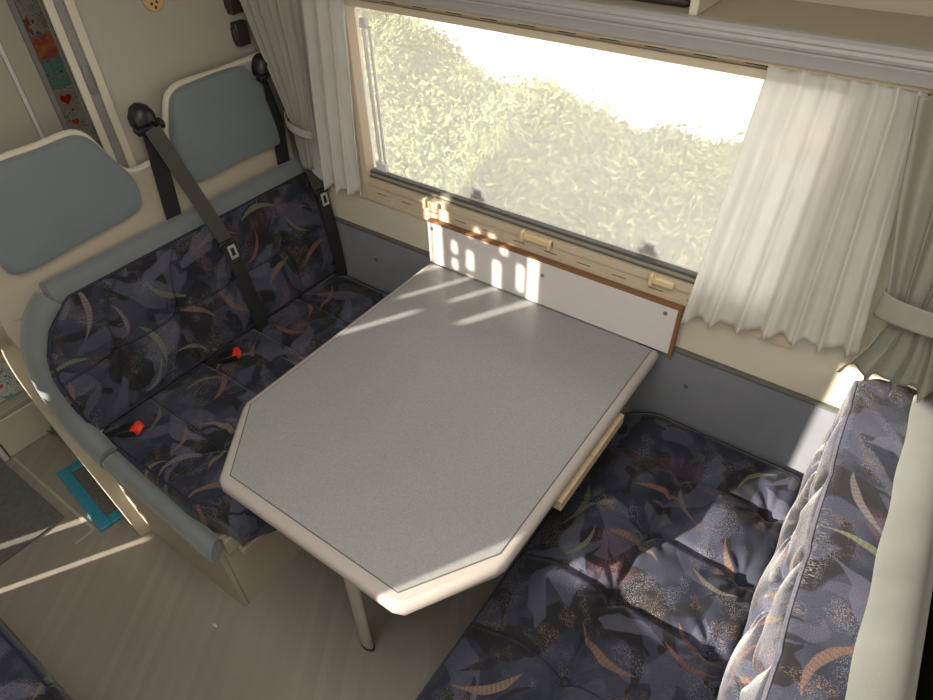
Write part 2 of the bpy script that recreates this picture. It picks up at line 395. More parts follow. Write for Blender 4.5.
# unseen aisle-side wall; openings invented and shaped so the sun patches land inside
TX, TZ, YB = .5774, .42, -2.2     # per metre of y: x travel, z drop of the sunlight
def hole(X0, X1, Z0, Z1):
    dy = -YB
    return (X0 - TX * dy, X1 - TX * dy, Z0 + TZ * dy, Z1 + TZ * dy)
holes = [hole(.056, .95, .205, .84)]
for X, w, z0, z1 in ((-1.112, .03, .60, .955), (-1.150, .016, .70, .93), (-1.178, .018, .76, .90), (-1.045, .016, .76, .80), (-1.045, .016, .70, .735),
                     (-.985, .020, .60, .69), (-.985, .02, .72, .785), (-.985, .018, .84, .87), (-.885, .022, .50, .59), (-.885, .024, .63, .785), (-.86, .02, .82, .85), (-.80, .020, .71, .80),
                     (-.757, .030, .60, .84), (-.93, .018, .84, .87)):
    holes.append(hole(X - w / 2, X + w / 2, z0, z1))
holes.append(hole(-1.012, -.990, -.66, -.452)); holes.append(hole(-1.217, -1.19, -.66, -.47))
for k in range(27):       # sliver on the edge of the seat panel and the bolster beside it
    z = .74 - k * .0255
    X = -1.905 + max(0, (.60 - z)) * .40 + 1.09 * TX
    ex = interp([(0, .10), (.06, .21), (.12, .18), (.18, .05), (.24, .06), (.30, .16), (.36, .14), (.42, .05), (.7, .035)], k * .0255) + .012 * math.sin(k * 2.3)
    holes.append(hole(X - .008, X + ex, z - .0256 - 1.09 * TZ, z - 1.09 * TZ))
xs = sorted(set([-3.2, 1.3] + [h[0] for h in holes] + [h[1] for h in holes])); zs = sorted(set([0, 2.2] + [h[2] for h in holes] + [h[3] for h in holes]))
xs = [x for x in xs if -3.2 <= x <= 1.3]
mb = MB()
for i in range(len(xs) - 1):
    for j in range(len(zs) - 1):
        cx = (xs[i] + xs[i + 1]) / 2; cz = (zs[j] + zs[j + 1]) / 2
        if any(h[0] < cx < h[1] and h[2] < cz < h[3] for h in holes): continue
        mb.add([(xs[i], YB, zs[j]), (xs[i + 1], YB, zs[j]), (xs[i + 1], YB, zs[j + 1]), (xs[i], YB, zs[j + 1])], [(0, 1, 2, 3)])
struct(mb.build('wall_aisle', cream, smooth=False))

# padded grey strip along the window wall at seat height
pb = MB().box(-1.66, .10, -.014, -.0005, .42, .705)
for x in (-1.44, -.275): pb.disc((x, -.0142, .60), (0, -1, 0), .007, .003, 12, mi=1)
struct(pb.build('trim_1', [velour_p, groove], bevel=.002))
struct(MB().box(-1.66, .10, -.018, -.0005, .7055, .7135).build('trim_2', green_grey, bevel=.002))

# ------------------------------------------------------------------ window
win = bpy.data.objects.new('window_1', None); COL.objects.link(win); win.location = (-.78, 0, .93); struct(win)
mb = MB()
def ring(x0, x1, z0, z1, t, y0, y1, tb=None, tt=None):
    tb = tb or t; tt = tt or t
    mb.box(x0, x0 + t, y0, y1, z0, z1); mb.box(x1 - t, x1, y0, y1, z0, z1)
    mb.box(x0 + t, x1 - t, y0, y1, z0, z0 + tb); mb.box(x0 + t, x1 - t, y0, y1, z1 - tt, z1)
# outer flange (carries the slots) and inner raised ring
ring(-1.492, -.06, .842, 1.50, .055, -.012, -.0005, .066, .042)
ring(-1.445, -.11, .905, 1.462, .022, -.020, .03, .022, .018)
for k in range(12):
    x = -1.375 + k * .1065
    mb.box(x - .021, x + .021, -.0128, -.0118, .877, .8805, mi=1)
    mb.box(x - .024, x + .024, -.0128, -.0118, 1.4655, 1.4725, mi=3)
for k in range(5):
    mb.disc((-1.33 + k * .213, -.012, 1.480), (0, -1, 0), .006, .0015, 10, mi=2)
    mb.disc((-1.33 + k * .213, -.012, .862), (0, -1, 0), .006, .0015, 10, mi=2)
fr = mb.build('window_frame', [frame_m, darkslot, cream, simple('deep_slot', (.06, .035, .018), .7)], win, bevel=.003); fr['label'] = 'beige slotted plastic window frame'
mb = MB(); mb.box(-1.423, -.13, -.006, .018, .927, .941); mb.box(-1.423, -.13, -.002, .022, .941, .950, mi=1); mb.box(-1.423, -.13, -.010, -.004, .930, .933, mi=1)
mb.build('bottom_seal', [simple('seal_grey', (.30, .285, .235), .4, .1, 20), simple('seal_dark', (.10, .098, .08), .5, .1, 20)], win, bevel=.001)
MB().box(-1.423, -.13, .014, .017, .945, 1.445).build('pane', pane_m, win, smooth=False)
mb = MB()
mb.tube([(-1.385, .004, 1.405), (-1.378, .004, .985)], .006, 10); mb.tube([(-1.366, .008, 1.39), (-1.362, .008, .985)], .0045, 8)
mb.box(-1.395, -1.355, -.002, .014, .958, .985); mb.box(-1.395, -1.37, -.002, .014, 1.385, 1.41)
mb.build('stay_arm', simple('grey_stay', (.80, .79, .75), .4, .1, 20), win, bevel=.002)
for (x, w) in ((-1.151, .026), (-.775, .05), (-.40, .033)):
    mb = MB(); mb.box(x - w, x + w, -.034, -.020, .906, .926); mb.box(x - w, x - w + .012, -.042, -.02, .902, .935)
    if w > .04: mb.box(x + w - .012, x + w, -.04, -.02, .902, .930)
    lt = mb.build('window_latch', latch_m, win, bevel=.004)
for x in (-1.01, -.465):
    MB().box(x - .028, x + .028, .019, .032, .955, .968).box(x - .016, x + .016, .019, .036, .966, .988).build('pane_catch', simple('grey_catch', (.36, .35, .36), .5, .1, 20), win, bevel=.003)

# white board that carries the table under the window
bd = thing('table_wall_board', 'white board with brown wooden edge fixed below the window', 'board', (-.76, -.01, .69))
MB().box(-1.168, -.341, -.034, -.016, .7035, .853).build('board_face', white_l, bd, bevel=.0008)
mb = MB(); mb.box(-1.168, -.331, -.0345, -.0155, .8535, .861); mb.box(-.3405, -.331, -.0345, -.0155, .692, .8535); mb.build('wood_edging', wood_e, bd, bevel=.001)
for x, z in ((-1.152, .833), (-.745, .81), (-.372, .832)):
    MB().disc((x, -.034, z), (0, -1, 0), .006, .002, 12).build('screw_cap', simple('grey_screw', (.16, .16, .18), .4), bd)

# ------------------------------------------------------------------ pelmet and shelf
pm = thing('curtain_pelmet', 'grey ribbed pelmet rail running above the window under the open shelf', 'rail', (-.8, -.06, 1.49))
prof = [(-.050, 1.488), (-.062, 1.490), (-.064, 1.508), (-.066, 1.512), (-.066, 1.517), (-.072, 1.520), (-.074, 1.526), (-.071, 1.531), (-.073, 1.535), (-.072, 1.541), (-.066, 1.547), (-.056, 1.549), (-.048, 1.546), (-.048, 1.49)]
MB().loft([[(x, y, z) for y, z in prof] for x in (-2.0, 1.28)]).build('rail_profile', simple('pelmet_grey', (.36, .345, .335), .33, .05, 8, spec=.6), pm, angle=25)
MB().box(-2.0, 1.28, -.046, -.040, 1.478, 1.50).build('curtain_track', frame_m, pm)
struct(MB().box(-2.0, 1.28, -.045, .17, 1.540, 1.5445).build('trim_3', cream_d, smooth=False), 'cream shelf floor above the pelmet')
struct(MB().box(-.456, -.438, -.046, .165, 1.5446, 1.75).build('trim_4', cream, bevel=.002), 'cream upright divider on the shelf')
hd = MB(); hd.tube([(-1.25, .005, 1.554), (-.48, .005, 1.554), (-.472, .0, 1.553)], [.009, .009, .005], 12)
tag(hd.build('shelf_rod', brown_d), 'dark brown rounded rod lying on the shelf above the window', 'rod')

# ------------------------------------------------------------------ curtains
def curtain(name, label, stations, nfold, amp, mat, ybase, hem=None, phase=0, nu=120, nv=40, uexp=1.0, ybul=None, parent=None, sharp=0):
    """stations: (v, z, xl, xr) from the top down"""
    zt = [(s[0], s[1]) for s in stations]; lt = [(s[0], s[2]) for s in stations]; rt = [(s[0], s[3]) for s in stations]
    def fn(u, v):
        z = interp(zt, v); xl = interp(lt, v); xr = interp(rt, v)
        uu = u ** (uexp + (1 - uexp) * v)
        a = amp(v) if callable(amp) else amp
        w = 2 * PI * nfold * u + phase + .5 * math.sin(7 * u + 1.3)
        s = math.sin(w) + .35 * math.sin(2.3 * w + 1) * (.4 + .6 * v)
        y = (ybul(v) if ybul else 0) + ybase - a * (s + 1)
        x = xl + (xr - xl) * uu + a * .35 * math.cos(w)
        if hem: z += hem(u, v, s)
        return V((x, y, z))
    return MB().grid(fn, nu, nv).build(name, mat, parent, angle=70, solid=.0012)

cr = thing('sheer_curtain', 'white sheer voile curtain on the right half of the window', 'curtain', (-.15, -.04, .83))
curtain('voile_panel', '', [(0, 1.484, -.285, -.015), (.1, 1.45, -.285, -.005), (1, .838, -.325, .075)], 6.5, lambda v: .0045 + .0075 * v, sheer_m, -.036,
        hem=lambda u, v, s: -.004 * s * v * v + .006 * v * v * math.sin(5 * u + .5) + .085 * v * v * u, parent=cr, nu=160, uexp=.85)
cl = thing('sheer_curtain', 'white sheer voile curtain on the left beside the grey drape', 'curtain', (-1.55, -.04, .84))
curtain('voile_panel', '', [(0, 1.484, -1.64, -1.405), (.6, 1.1, -1.665, -1.43), (1, .868, -1.672, -1.440)], 4.0, lambda v: .006 + .008 * v, sheer_m, -.030,
        hem=lambda u, v, s: -.006 * s * v * v - .012 * v * v * (1 - u), parent=cl)

dr = thing('tied_drape', 'grey moire drape tied back at the right edge above the padded backrest', 'curtain', (.16, -.08, .88))
def hemr(u, v, s):
    return (-.011 * max(0, s) + .010) * sstep(.72, 1, v) - .0 * u
curtain('drape_panel', '', [(0, 1.486, -.03, .42), (.35, 1.30, .010, .34), (.66, 1.09, .066, .262), (.72, 1.05, .088, .258), (.85, .97, .072, .31), (1, .885, .040, .37)], 6.5,
        lambda v: .010 + .010 * abs(v - .69) / .69 if v < .69 else .010 + .008 * (v - .69) / .31, drape_m, -.062, hem=hemr, parent=dr, nu=180, nv=60)
def tiefn(u, v):
    a = -.3 + u * (PI + .6)
    x = .180 - .120 * math.cos(a); y = -.076 - .034 * math.sin(a)
    return V((x, y, 1.052 + .062 * v - .006 * math.cos(a) + .004 * math.sin(9 * v + 4 * u)))
MB().grid(tiefn, 40, 8).build('tieback', drape_m, dr, angle=70, solid=.003)

dl = thing('tied_drape', 'grey moire drape tied back at the left end of the window', 'curtain', (-1.66, -.08, .95))
curtain('drape_panel', '', [(0, 1.486, -1.80, -1.575), (.35, 1.30, -1.745, -1.575), (.7, 1.12, -1.685, -1.590), (.78, 1.08, -1.672, -1.60), (1, .93, -1.66, -1.615)], 5,
        lambda v: .014 - .006 * v, drape_m, -.070, parent=dl, nu=120, nv=50)
def tiel(u, v):
    a = u * PI * 1.05
    return V((-1.645 - .048 * math.cos(a), -.074 - .034 * math.sin(a), 1.108 - .055 * u - .028 * (1 - v) + .01))
MB().grid(tiel, 24, 6).build('tieback', drape_m, dl, angle=70, solid=.003)

# ------------------------------------------------------------------ cushions
def cushion(name, A, B, T, warp, frame, tuft, r=.035, n=(190, 120), parent=None, sideuv=.0, crown=.012, uvoff=(0, 0), mat=None):
    """a in [0,A], b in [0,B], thickness T.  warp(a,b)->(a,b); frame(a,b,c)->world"""
    def warped_lin(n):     # denser near the ends
        return [0.5 - 0.5 * math.cos(PI * i / n) * (.55 + .45 * 1) if False else i / n for i in range(n + 1)]
    def spaced(L, n):
        k = 7; pts = [r * (1 - math.cos(.5 * PI * i / k)) for i in range(k)]
        mid = n - 2 * k
        return pts + [r + (L - 2 * r) * i / mid for i in range(mid + 1)] + [L - p for p in pts[::-1]]
    as_ = spaced(A, n[0]); bs = spaced(B, n[1])
    def top(a, b):
        da = min(a, A - a); db = min(b, B - b)
        def dip(dd): return 0 if dd >= r else r - math.sqrt(max(0, r * r - (r - dd) ** 2))
        c = T - dip(da) - dip(db)
        if da > .0 and db > .0:
            fade = sstep(0, r * 1.4, min(da, db))
            c += crown * (1 - ((2 * a / A - 1) ** 4)) * (1 - ((2 * b / B - 1) ** 4)) + tuft(a, b) * fade
        return max(c, .012)
    vs = []; uv = []; na = len(as_); nb = len(bs)
    for b in bs:
        for a in as_:
            a2, b2 = warp(a, b); c = top(a, b)
            vs.append(frame(a2, b2, c)); uv.append((uvoff[0] + a2, uvoff[1] + b2))
    fs = [(j * na + i, j * na + i + 1, (j + 1) * na + i + 1, (j + 1) * na + i) for j in range(nb - 1) for i in range(na - 1)]
    mb = MB(); mb.add(vs, fs, uv)
    # side skirt
    loop = [(a, bs[0]) for a in as_] + [(as_[-1], b) for b in bs[1:]] + [(a, bs[-1]) for a in as_[::-1][1:]] + [(as_[0], b) for b in bs[::-1][1:-1]]
    sv = []; su = []; m = len(loop)
    for lev in range(4):
        for a, b in loop:
            a2, b2 = warp(a, b); c0 = top(a, b); c = c0 * (1 - lev / 3)
            ex = (0, .004, .004, 0)[lev]
            da = -ex if a == 0 else (ex if a == A else 0); db = -ex if b == 0 else (ex if b == B else 0)
            sv.append(frame(a2 + da, b2 + db, c)); su.append((uvoff[0] + a2 + (a / A - .5) * .2 * lev / 3, uvoff[1] + b2 + (b / B - .5) * .2 * lev / 3))
    sf = [(l * m + k, l * m + (k + 1) % m, (l + 1) * m + (k + 1) % m, (l + 1) * m + k) for l in range(3) for k in range(m)]
    mb.add(sv, sf, su)
    bot = [frame(*warp(a, b), 0) for a, b in loop]
    mb.add(bot, [list(range(m))], [(uvoff[0], uvoff[1])] * m)
    o = mb.build(name, mat or fabric, parent, angle=75)
    # piping round the top edge
    path = []
    for a, b in loop:
        if min(a, A - a) < .75 * r and min(b, B - b) < .75 * r: continue
        da = .3 * r; aa = min(max(a, da), A - da); bb = min(max(b, da), B - da)
        a2, b2 = warp(aa, bb); path.append(frame(a2, b2, top(aa, bb) + .001))
    return o, loop, top, path

def tufter(seams_a, seams_b, buttons, depth=.016, w=.012, bd=.024):
    def t(a, b):
        h = 0
        for s in seams_a: h -= depth * math.exp(-((a - s) / w) ** 2) + .35 * depth * math.exp(-((a - s) / .045) ** 2)
        for s in seams_b: h -= depth * math.exp(-((b - s) / w) ** 2) + .35 * depth * math.exp(-((b - s) / .045) ** 2)
        for (x, y) in buttons:
            rr = math.hypot(a - x, b - y); th = math.atan2(b - y, a - x)
            h -= bd * math.exp(-(rr / .028) ** 2) + .010 * math.exp(-(rr / .08) ** 2)
            h += .0042 * math.cos(9 * th + x * 30) * math.exp(-((rr - .05) / .04) ** 2)
        h += .004 * math.sin(a * 23 + b * 11) * math.sin(b * 27 - a * 7)
        return max(h, -.055)
    return t

def add_seams(parent, frame, top, warp, A, B, sa, sb):
    mb = MB()
    for s_ in sa:
        mb.tube([frame(*warp(s_, b), top(s_, b) - .0005) for b in [B * (.03 + .94 * i / 50) for i in range(51)]], .0022, 5)
    for s_ in sb:
        mb.tube([frame(*warp(a, s_), top(a, s_) - .0005) for a in [A * (.02 + .96 * i / 80) for i in range(81)]], .0022, 5)
    mb.build('seam', piping_m, parent)
def add_buttons(parent, frame, top, warp, pts):
    for a, b in pts:
        a2, b2 = warp(a, b); c = top(a, b)
        p0 = frame(a2, b2, c); nrm = (frame(a2, b2, c + .01) - p0).normalized()
        mb = MB(); mb.tube([p0 - nrm * .003, p0 + nrm * .003, p0 + nrm * .006], [.010, .010, .005], 12, up=nrm.orthogonal())
        mb.build('button', piping_m, parent)

# left seat (forward-facing): a along y from window (0) to aisle, b from back to front
ident = lambda a, b: (a, b)
def fL(a, b, c): return V((-1.665 + b, -.020 - a, .375 + c - .03 * sstep(.5, .64, b)))
ls = thing('seat_cushion', 'buttoned navy patterned seat cushion with red belt buckles left of the table', 'cushion', (-1.34, -.53, .375))
LB = [(.22, .34), (.43, .34), (.64, .34), (.84, .345)]
tL = tufter([.22, .43, .64, .84], [.34], LB, .013, .008)
def wL(a, b):      # front aisle corner well rounded
    k = sstep(.86, 1.025, a) * sstep(.42, .605, b)
    return (a - .038 * k, b - .038 * k)
o, loop, top, path = cushion('cover', 1.025, .622, .115, wL, fL, tL, r=.045, parent=ls, uvoff=(3.1, 1.2))
add_seams(ls, fL, top, wL, 1.025, .622, [.22, .43, .64, .84], [])
MB().tube(path + [path[0]], .0035, 6).build('piping', piping_m, ls); add_buttons(ls, fL, top, wL, LB)

# left backrest: a along y from the window, b up the slope
bu = V((-.085, 0, .385)).normalized(); bn = V((bu.z, 0, -bu.x))
def fLB(a, b, c): return V((-1.715, -.022 - a, .478)) + bu * b + bn * c
def wLB(a, b):
    end = interp([(0, 1.035), (.20, 1.035), (.27, 1.02), (.33, .985), (.37, .93), (.40, .90)], b)
    t = a / 1.03
    return (t * end if t < .5 else t * (.5 * 1.03 / .5 * .0 + end), b)
bb = thing('backrest_cushion', 'buttoned navy patterned backrest cushion below the two headrests', 'cushion', (-1.7, -.53, .478))
BB = [(.19, .185), (.41, .180), (.63, .180), (.845, .165)]
tB = tufter([.19, .41, .63, .845], [.18], BB, .013, .008)
o, loop, top, path = cushion('cover', 1.03, .40, .10, wLB, fLB, tB, r=.03, parent=bb, uvoff=(7.3, 4.4), crown=.008)
add_seams(bb, fLB, top, wLB, 1.03, .40, [.19, .41, .63, .845], [.18]); MB().tube(path + [path[0]], .004, 6).build('piping', piping_m, bb); add_buttons(bb, fLB, top, wLB, BB)

# right seat: a along y, b from backrest (x=.09) to the table
def fR(a, b, c): return V((.105 - b, -.020 - a, .365 + c - .05 * sstep(.42, .55, b)))
rs = thing('seat_cushion', 'buttoned navy patterned seat cushion in front of the sunlit backrest on the right', 'cushion', (-.16, -.6, .365))
RB = [(.18, .29), (.40, .295), (.61, .285), (.83, .29), (1.05, .29)]
RB2 = [(.18, .055), (.40, .055), (.61, .055)]
tR = tufter([.18, .40, .61, .83, 1.05], [.29], RB + RB2, .014, .009)
o, loop, top, path = cushion('cover', 1.18, .548, .115, ident, fR, tR, r=.045, n=(200, 110), parent=rs, uvoff=(.4, 8.2))
add_seams(rs, fR, top, ident, 1.18, .548, [.18, .40, .61, .83, 1.05], []); MB().tube(path + [path[0]], .0035, 6).build('piping', piping_m, rs); add_buttons(rs, fR, top, ident, RB)

# right backrest: thick, seen from above: a along y, b across front face then top
def fRB(a, b, c):
    lean = .035 * a / .85
    # b: height on the front face
    return V((.212 + lean * (b / .36) - c, -.028 - a, .485 + b))
rb = thing('backrest_cushion', 'thick sunlit navy patterned backrest cushion at the right edge', 'cushion', (.15, -.6, .485))
tRB = tufter([.12, .33, .54, .75, .97], [.20], [(.12, .2), (.33, .2), (.54, .2), (.75, .2), (.97, .2)], .017, .014, .026)
def wRB(a, b): return (a, b - .003 * math.sin(a * 30) * b / .36)
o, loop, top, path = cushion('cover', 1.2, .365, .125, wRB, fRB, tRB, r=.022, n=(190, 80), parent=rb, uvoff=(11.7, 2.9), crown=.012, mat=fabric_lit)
MB().tube(path + [path[0]], .004, 6).build('piping', simple('woven_piping', (.12, .12, .15), .7, .5, 150), rb)

# cushion end showing in the lower left corner
def fS(a, b, c): return V((-1.45 + a, -1.492 - b, .350 + c))
sc_ = thing('seat_cushion', 'dark patterned seat cushion corner at the lower left by the aisle floor', 'cushion', (-1.1, -1.7, .345))
o, loop, top, path = cushion('cover', .75, .5, .115, ident, fS, tufter([.25, .5], [.25], [(.25, .25), (.5, .25)], .01), parent=sc_, uvoff=(5.5, 13.1), n=(60, 40))
MB().tube(path + [path[0]], .0035, 6).build('piping', piping_m, sc_)
sb = thing('side_bench', 'cream bench base under the seat cushion in the lower left corner', 'bench', (-1.1, -1.75, 0))
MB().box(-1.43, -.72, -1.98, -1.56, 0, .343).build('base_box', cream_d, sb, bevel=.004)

# ------------------------------------------------------------------ left bench body, headrest board, bolsters
lb = thing('belted_bench', 'cream bench with grey bolsters and two grey headrests on the left', 'bench', (-1.45, -.53, 0))
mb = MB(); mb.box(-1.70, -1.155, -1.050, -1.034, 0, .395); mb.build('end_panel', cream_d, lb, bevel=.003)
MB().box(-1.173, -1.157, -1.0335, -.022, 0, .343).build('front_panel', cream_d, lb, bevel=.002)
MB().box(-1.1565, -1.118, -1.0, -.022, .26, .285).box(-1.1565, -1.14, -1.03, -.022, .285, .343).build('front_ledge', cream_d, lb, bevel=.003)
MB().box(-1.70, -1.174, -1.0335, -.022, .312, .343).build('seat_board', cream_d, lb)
# headrest board, leaning back with a wing that runs to the floor at the aisle
def bx(z): return -1.795 + .00 * z
outl = [(-.02, .10), (-.02, 1.27), (-.063, 1.270), (-.228, 1.266), (-.362, 1.268), (-.402, 1.256), (-.425, 1.232), (-.472, 1.118), (-.50, 1.097), (-.527, 1.093), (-.583, 1.092), (-.617, 1.108), (-.646, 1.160), (-.668, 1.212), (-.695, 1.241), (-.736, 1.246), (-.79, 1.243), (-.887, 1.244), (-.96, 1.235), (-1.01, 1.15), (-1.05, .98), (-1.075, .86), (-1.06, .72), (-1.03, .62), (-1.03, 0), (-1.0, 0), (-1.0, .10)]
def rounded(pts, it=2):
    for _ in range(it):
        q = []
        for i in range(len(pts)):
            a = pts[i]; b = pts[(i + 1) % len(pts)]
            q.append((a[0] * .75 + b[0] * .25, a[1] * .75 + b[1] * .25)); q.append((a[0] * .25 + b[0] * .75, a[1] * .25 + b[1] * .75))
        pts = q
    return pts
mb = MB(); mb.prism([(bx(z), y, z) for y, z in rounded(outl[:-3], 1) + []], (.025, 0, 0))
mb.build('headrest_board', cream_d, lb, bevel=.004)
# thin pale lip following the top outline of the board
lip = smooth_path([(bx(0) + .02, y, z) for y, z in outl[1:20]], 3)
MB().tube(lip, .010, 8).build('board_lip', cream, lb)
# wing post at the aisle that reaches the floor
wc = smooth_path([(-1.79, .86, 0), (-1.823, .797, 0), (-1.885, .715, 0), (-1.908, .64, 0), (-1.908, .57, 0), (-1.88, .435, 0), (-1.79, .26, 0), (-1.694, .069, 0), (-1.66, .0, 0)], 5)
MB().loft([[V((p.x, -1.085, max(0, p.y))), V((p.x + .014, -1.085, max(0, p.y))), V((p.x + .040, -.965, max(0, p.y))), V((p.x + .022, -.965, max(0, p.y)))] for p in wc]).build('wing_panel', cream_d, lb, bevel=.002)

def pad(name, quad, x, th, parent):
    """padded headrest from an outline in (y,z)"""
    pts = rounded(quad, 3); cy = sum(p[0] for p in pts) / len(pts); cz = sum(p[1] for p in pts) / len(pts)
    rings = []
    for s, c in ((1.0, 0), (1.0, .45), (.985, .75), (.955, .92), (.90, 1.0), (.5, 1.06), (.05, 1.08)):
        rings.append([V((x + th * c, cy + (y - cy) * s, cz + (z - cz) * s)) for y, z in pts])
    o = MB().loft(rings).build(name, pad_m, parent, angle=60); return o
X0 = bx(0) + .0252
pad('headrest_pad', [(-.60, 1.01), (-.60, 1.09), (-.645, 1.165), (-.668, 1.222), (-.70, 1.242), (-.735, 1.244), (-.805, 1.24), (-.90, 1.244), (-.98, 1.235), (-1.0, 1.15), (-1.005, 1.03), (-.998, .975), (-.94, .966), (-.807, .978), (-.64, .984)], X0, .03, lb)
pad('headrest_pad', [(-.075, .998), (-.10, 1.165), (-.13, 1.245), (-.165, 1.270), (-.352, 1.268), (-.408, 1.256), (-.432, 1.205), (-.460, 1.108), (-.448, 1.005), (-.41, .985), (-.252, .996), (-.10, .99)], X0, .03, lb)
# bolsters
p1 = smooth_path([(-1.742, -.024, .880), (-1.742, -.5, .882), (-1.742, -.90, .884), (-1.742, -.945, .884)], 5)
MB().tube(p1, .046, 16, ratio=.70).build('top_bolster', velour, lb)
p2 = smooth_path([(-1.742, -.948, .882), (-1.742, -.995, .845), (-1.738, -1.035, .775), (-1.728, -1.058, .68), (-1.700, -1.063, .58), (-1.650, -1.063, .505), (-1.590, -1.062, .462), (-1.56, -1.062, .452)], 6)
MB().tube(p2, [.045] * len(p2), 16, up=(1, 0, 0), ratio=.72).build('side_bolster', velour, lb)
p3 = smooth_path([(-1.562, -1.062, .452), (-1.53, -1.062, .44), (-1.35, -1.062, .412), (-1.20, -1.062, .385), (-1.13, -1.062, .372), (-1.118, -1.060, .370)], 5)
MB().tube(p3, [.036, .038, .040] + [.041] * (len(p3) - 6) + [.04, .034, .02], 16, up=(0, 0, 1), ratio=.72).build('seat_bolster', velour, lb)

# right bench body
rbn = thing('rear_bench', 'bench under the right seat cushion with a grey padded top rail', 'bench', (.1, -.6, 0))
MB().box(-.30, .30, -1.2, -.022, 0, .362).build('base_box', cream_d, rbn, bevel=.003)
MB().box(.268, .29, -1.23, -.022, .3625, .80).build('back_board', cream_d, rbn, bevel=.003)
def fTR(u, v):
    y = -.024 - 1.2 * u; th = PI * (-.15 + 1.3 * v); xc = .250 + .022 * u
    return V((xc - .048 * math.cos(th), y, .822 + .062 * math.sin(th)))
MB().grid(fTR, 30, 16).build('padded_rail', simple('rail_velour', (.115, .122, .110), .85, .45, 7, .35, 400, sheen=.25), rbn, angle=60, solid=.004)
struct(MB().box(.345, .375, -1.4, -.022, 0, .80).build('trim_5', black_p, bevel=.003), 'dark panel behind the right bench')

# ------------------------------------------------------------------ table
tb = thing('dinette_table', 'grey speckled dinette table with beige rounded edge and cut front corners', 'table', (-.77, -.5, 0))
outer = [(-1.175, -.036), (-1.175, -.815), (-1.165, -.835), (-1.035, -1.012), (-1.012, -1.023), (-.498, -1.023), (-.475, -1.014), (-.372, -.845), (-.363, -.822), (-.363, -.036)]
inner = [(-1.152, -.037), (-1.152, -.812), (-1.012, -.992), (-.505, -.992), (-.386, -.806), (-.386, -.037)]
def offs(pts, t):
    cx, cy = -.769, -.5
    return [(cx + (x - cx) * (1 - t / .4), (y if y > -.05 else cy + (y - cy) * (1 - t / .5))) for x, y in pts]
rings = []
for t, z in ((.012, .662), (.003, .666), (0, .674), (0, .686), (.003, .694), (.008, .6985), (.015, .700)):
    rings.append([V((x, y, z)) for x, y in offs(outer, t)])
tp = MB().loft(rings).build('tabletop', trim_m, tb, angle=50)
gi = [(-1.1545, -.0365), (-1.1545, -.8135), (-1.0135, -.9945), (-.5035, -.9945), (-.3835, -.807), (-.3835, -.0365)]
MB().prism([(x, y, .699) for x, y in gi], (0, 0, .0016)).build('edge_groove', groove, tb)
MB().prism([(x, y, .699) for x, y in inner], (0, 0, .0026)).build('laminate_surface', laminate, tb, bevel=.0006)
MB().box(-1.10, -.43, -.0355, -.032, .660, .7015).build('hinge_strip', alu, tb)
mb = MB()
for y0, y1 in ((-.60, -.44), (-.438, -.27)): mb.box(-.374, -.353, y0, y1, .628, .6615)
mb.build('underside_rail', wood_p, tb, bevel=.001)
mb = MB(); mb.box(-.80, -.73, -.96, -.88, .645, .662); mb.tube([(-.762, -.916, .645), (-.764, -.918, .30), (-.766, -.920, .014)], .013, 14, up=(0, 1, 0), ratio=1.9)
lg = mb.build('leg', simple('leg_paint', (.44, .42, .36), .4, .06, 20), tb, angle=50)
MB().tube([(-.766, -.920, 0), (-.766, -.920, .014)], .0145, 14, up=(0, 1, 0), ratio=1.8).build('foot_cap', black_p, lg)

# ------------------------------------------------------------------ seat belts
def belt(label, guide, tong, low, back, wd):
    g = V(guide); t = V(tong)
    r = thing('seat_belt', label, 'seat belt', guide)
    mb = MB(); mb.loft([[g + V((dx_, sy * .036 * math.cos(PI * (k + .5) / 5), .002 + .046 * math.sin(PI * (k + .5) / 5) * sy)) for k in range(-1, 6)] for dx_, sy in ((-.018, 1), (.004, 1), (.018, .82), (.026, .45))]); mb.obox(g + V((.018, .0, -.014)), (.014, 0, -.004), (0, .042, 0), (.003, 0, .010)); mb.build('belt_guide', black_p, r, bevel=.004)
    up = smooth_path([g + V((.030, 0, -.012)), g + V((.036, .002, -.03)), g.lerp(t, .5) + V((.012, 0, 0)), t + V((-.0, -.0, .012)), t], 5)
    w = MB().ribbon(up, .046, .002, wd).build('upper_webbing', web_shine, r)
    lo = smooth_path([t + V((.006, .002, .004)), t.lerp(V(low), .35) + V((.012, 0, 0)), t.lerp(V(low), .75) + V((.008, 0, 0)), V(low)], 5)
    MB().ribbon(lo, .046, .002, wd).build('lower_webbing', black_w, r)
    MB().ribbon([g + V((.010, .006, -.012)), V(back)], .05, .002, wd).build('rear_webbing', black_w, r)
    d = (V(low) - t).normalized(); s = V(wd[0] if isinstance(wd, list) else wd); s = (s - d * s.dot(d)).normalized(); n = s.cross(d)
    if n.x < 0: n = -n
    hold = MB(); hold.obox(t + n * .006, s * .029, d * .010, n * .006); tg0 = hold.build('tongue_grip', black_p, r, bevel=.004)
    c = t + d * .030 + n * .013 + s * .004; mt = MB()
    for sx in (-1, 1): mt.obox(c + s * (.010 * sx), s * .0035, d * .020, n * .0015)
    for sd in (-1, 1): mt.obox(c + d * (.0185 * sd), s * .0135, d * .0045, n * .0015)
    mt.build('steel_tongue', metal_m, r, bevel=.001)
    return r
belt('black seat belt hanging from the guide between the two headrests', (-1.748, -.520, 1.220), (-1.650, -.448, .825), (-1.600, -.438, .484), (-1.752, -.530, .92), (.1, 1, .1))
belt('black seat belt hanging in the window corner beside the left drape', (-1.748, -.085, 1.235), (-1.640, -.046, .832), (-1.600, -.047, .484), (-1.752, -.085, .92), (.1, 1, .1))

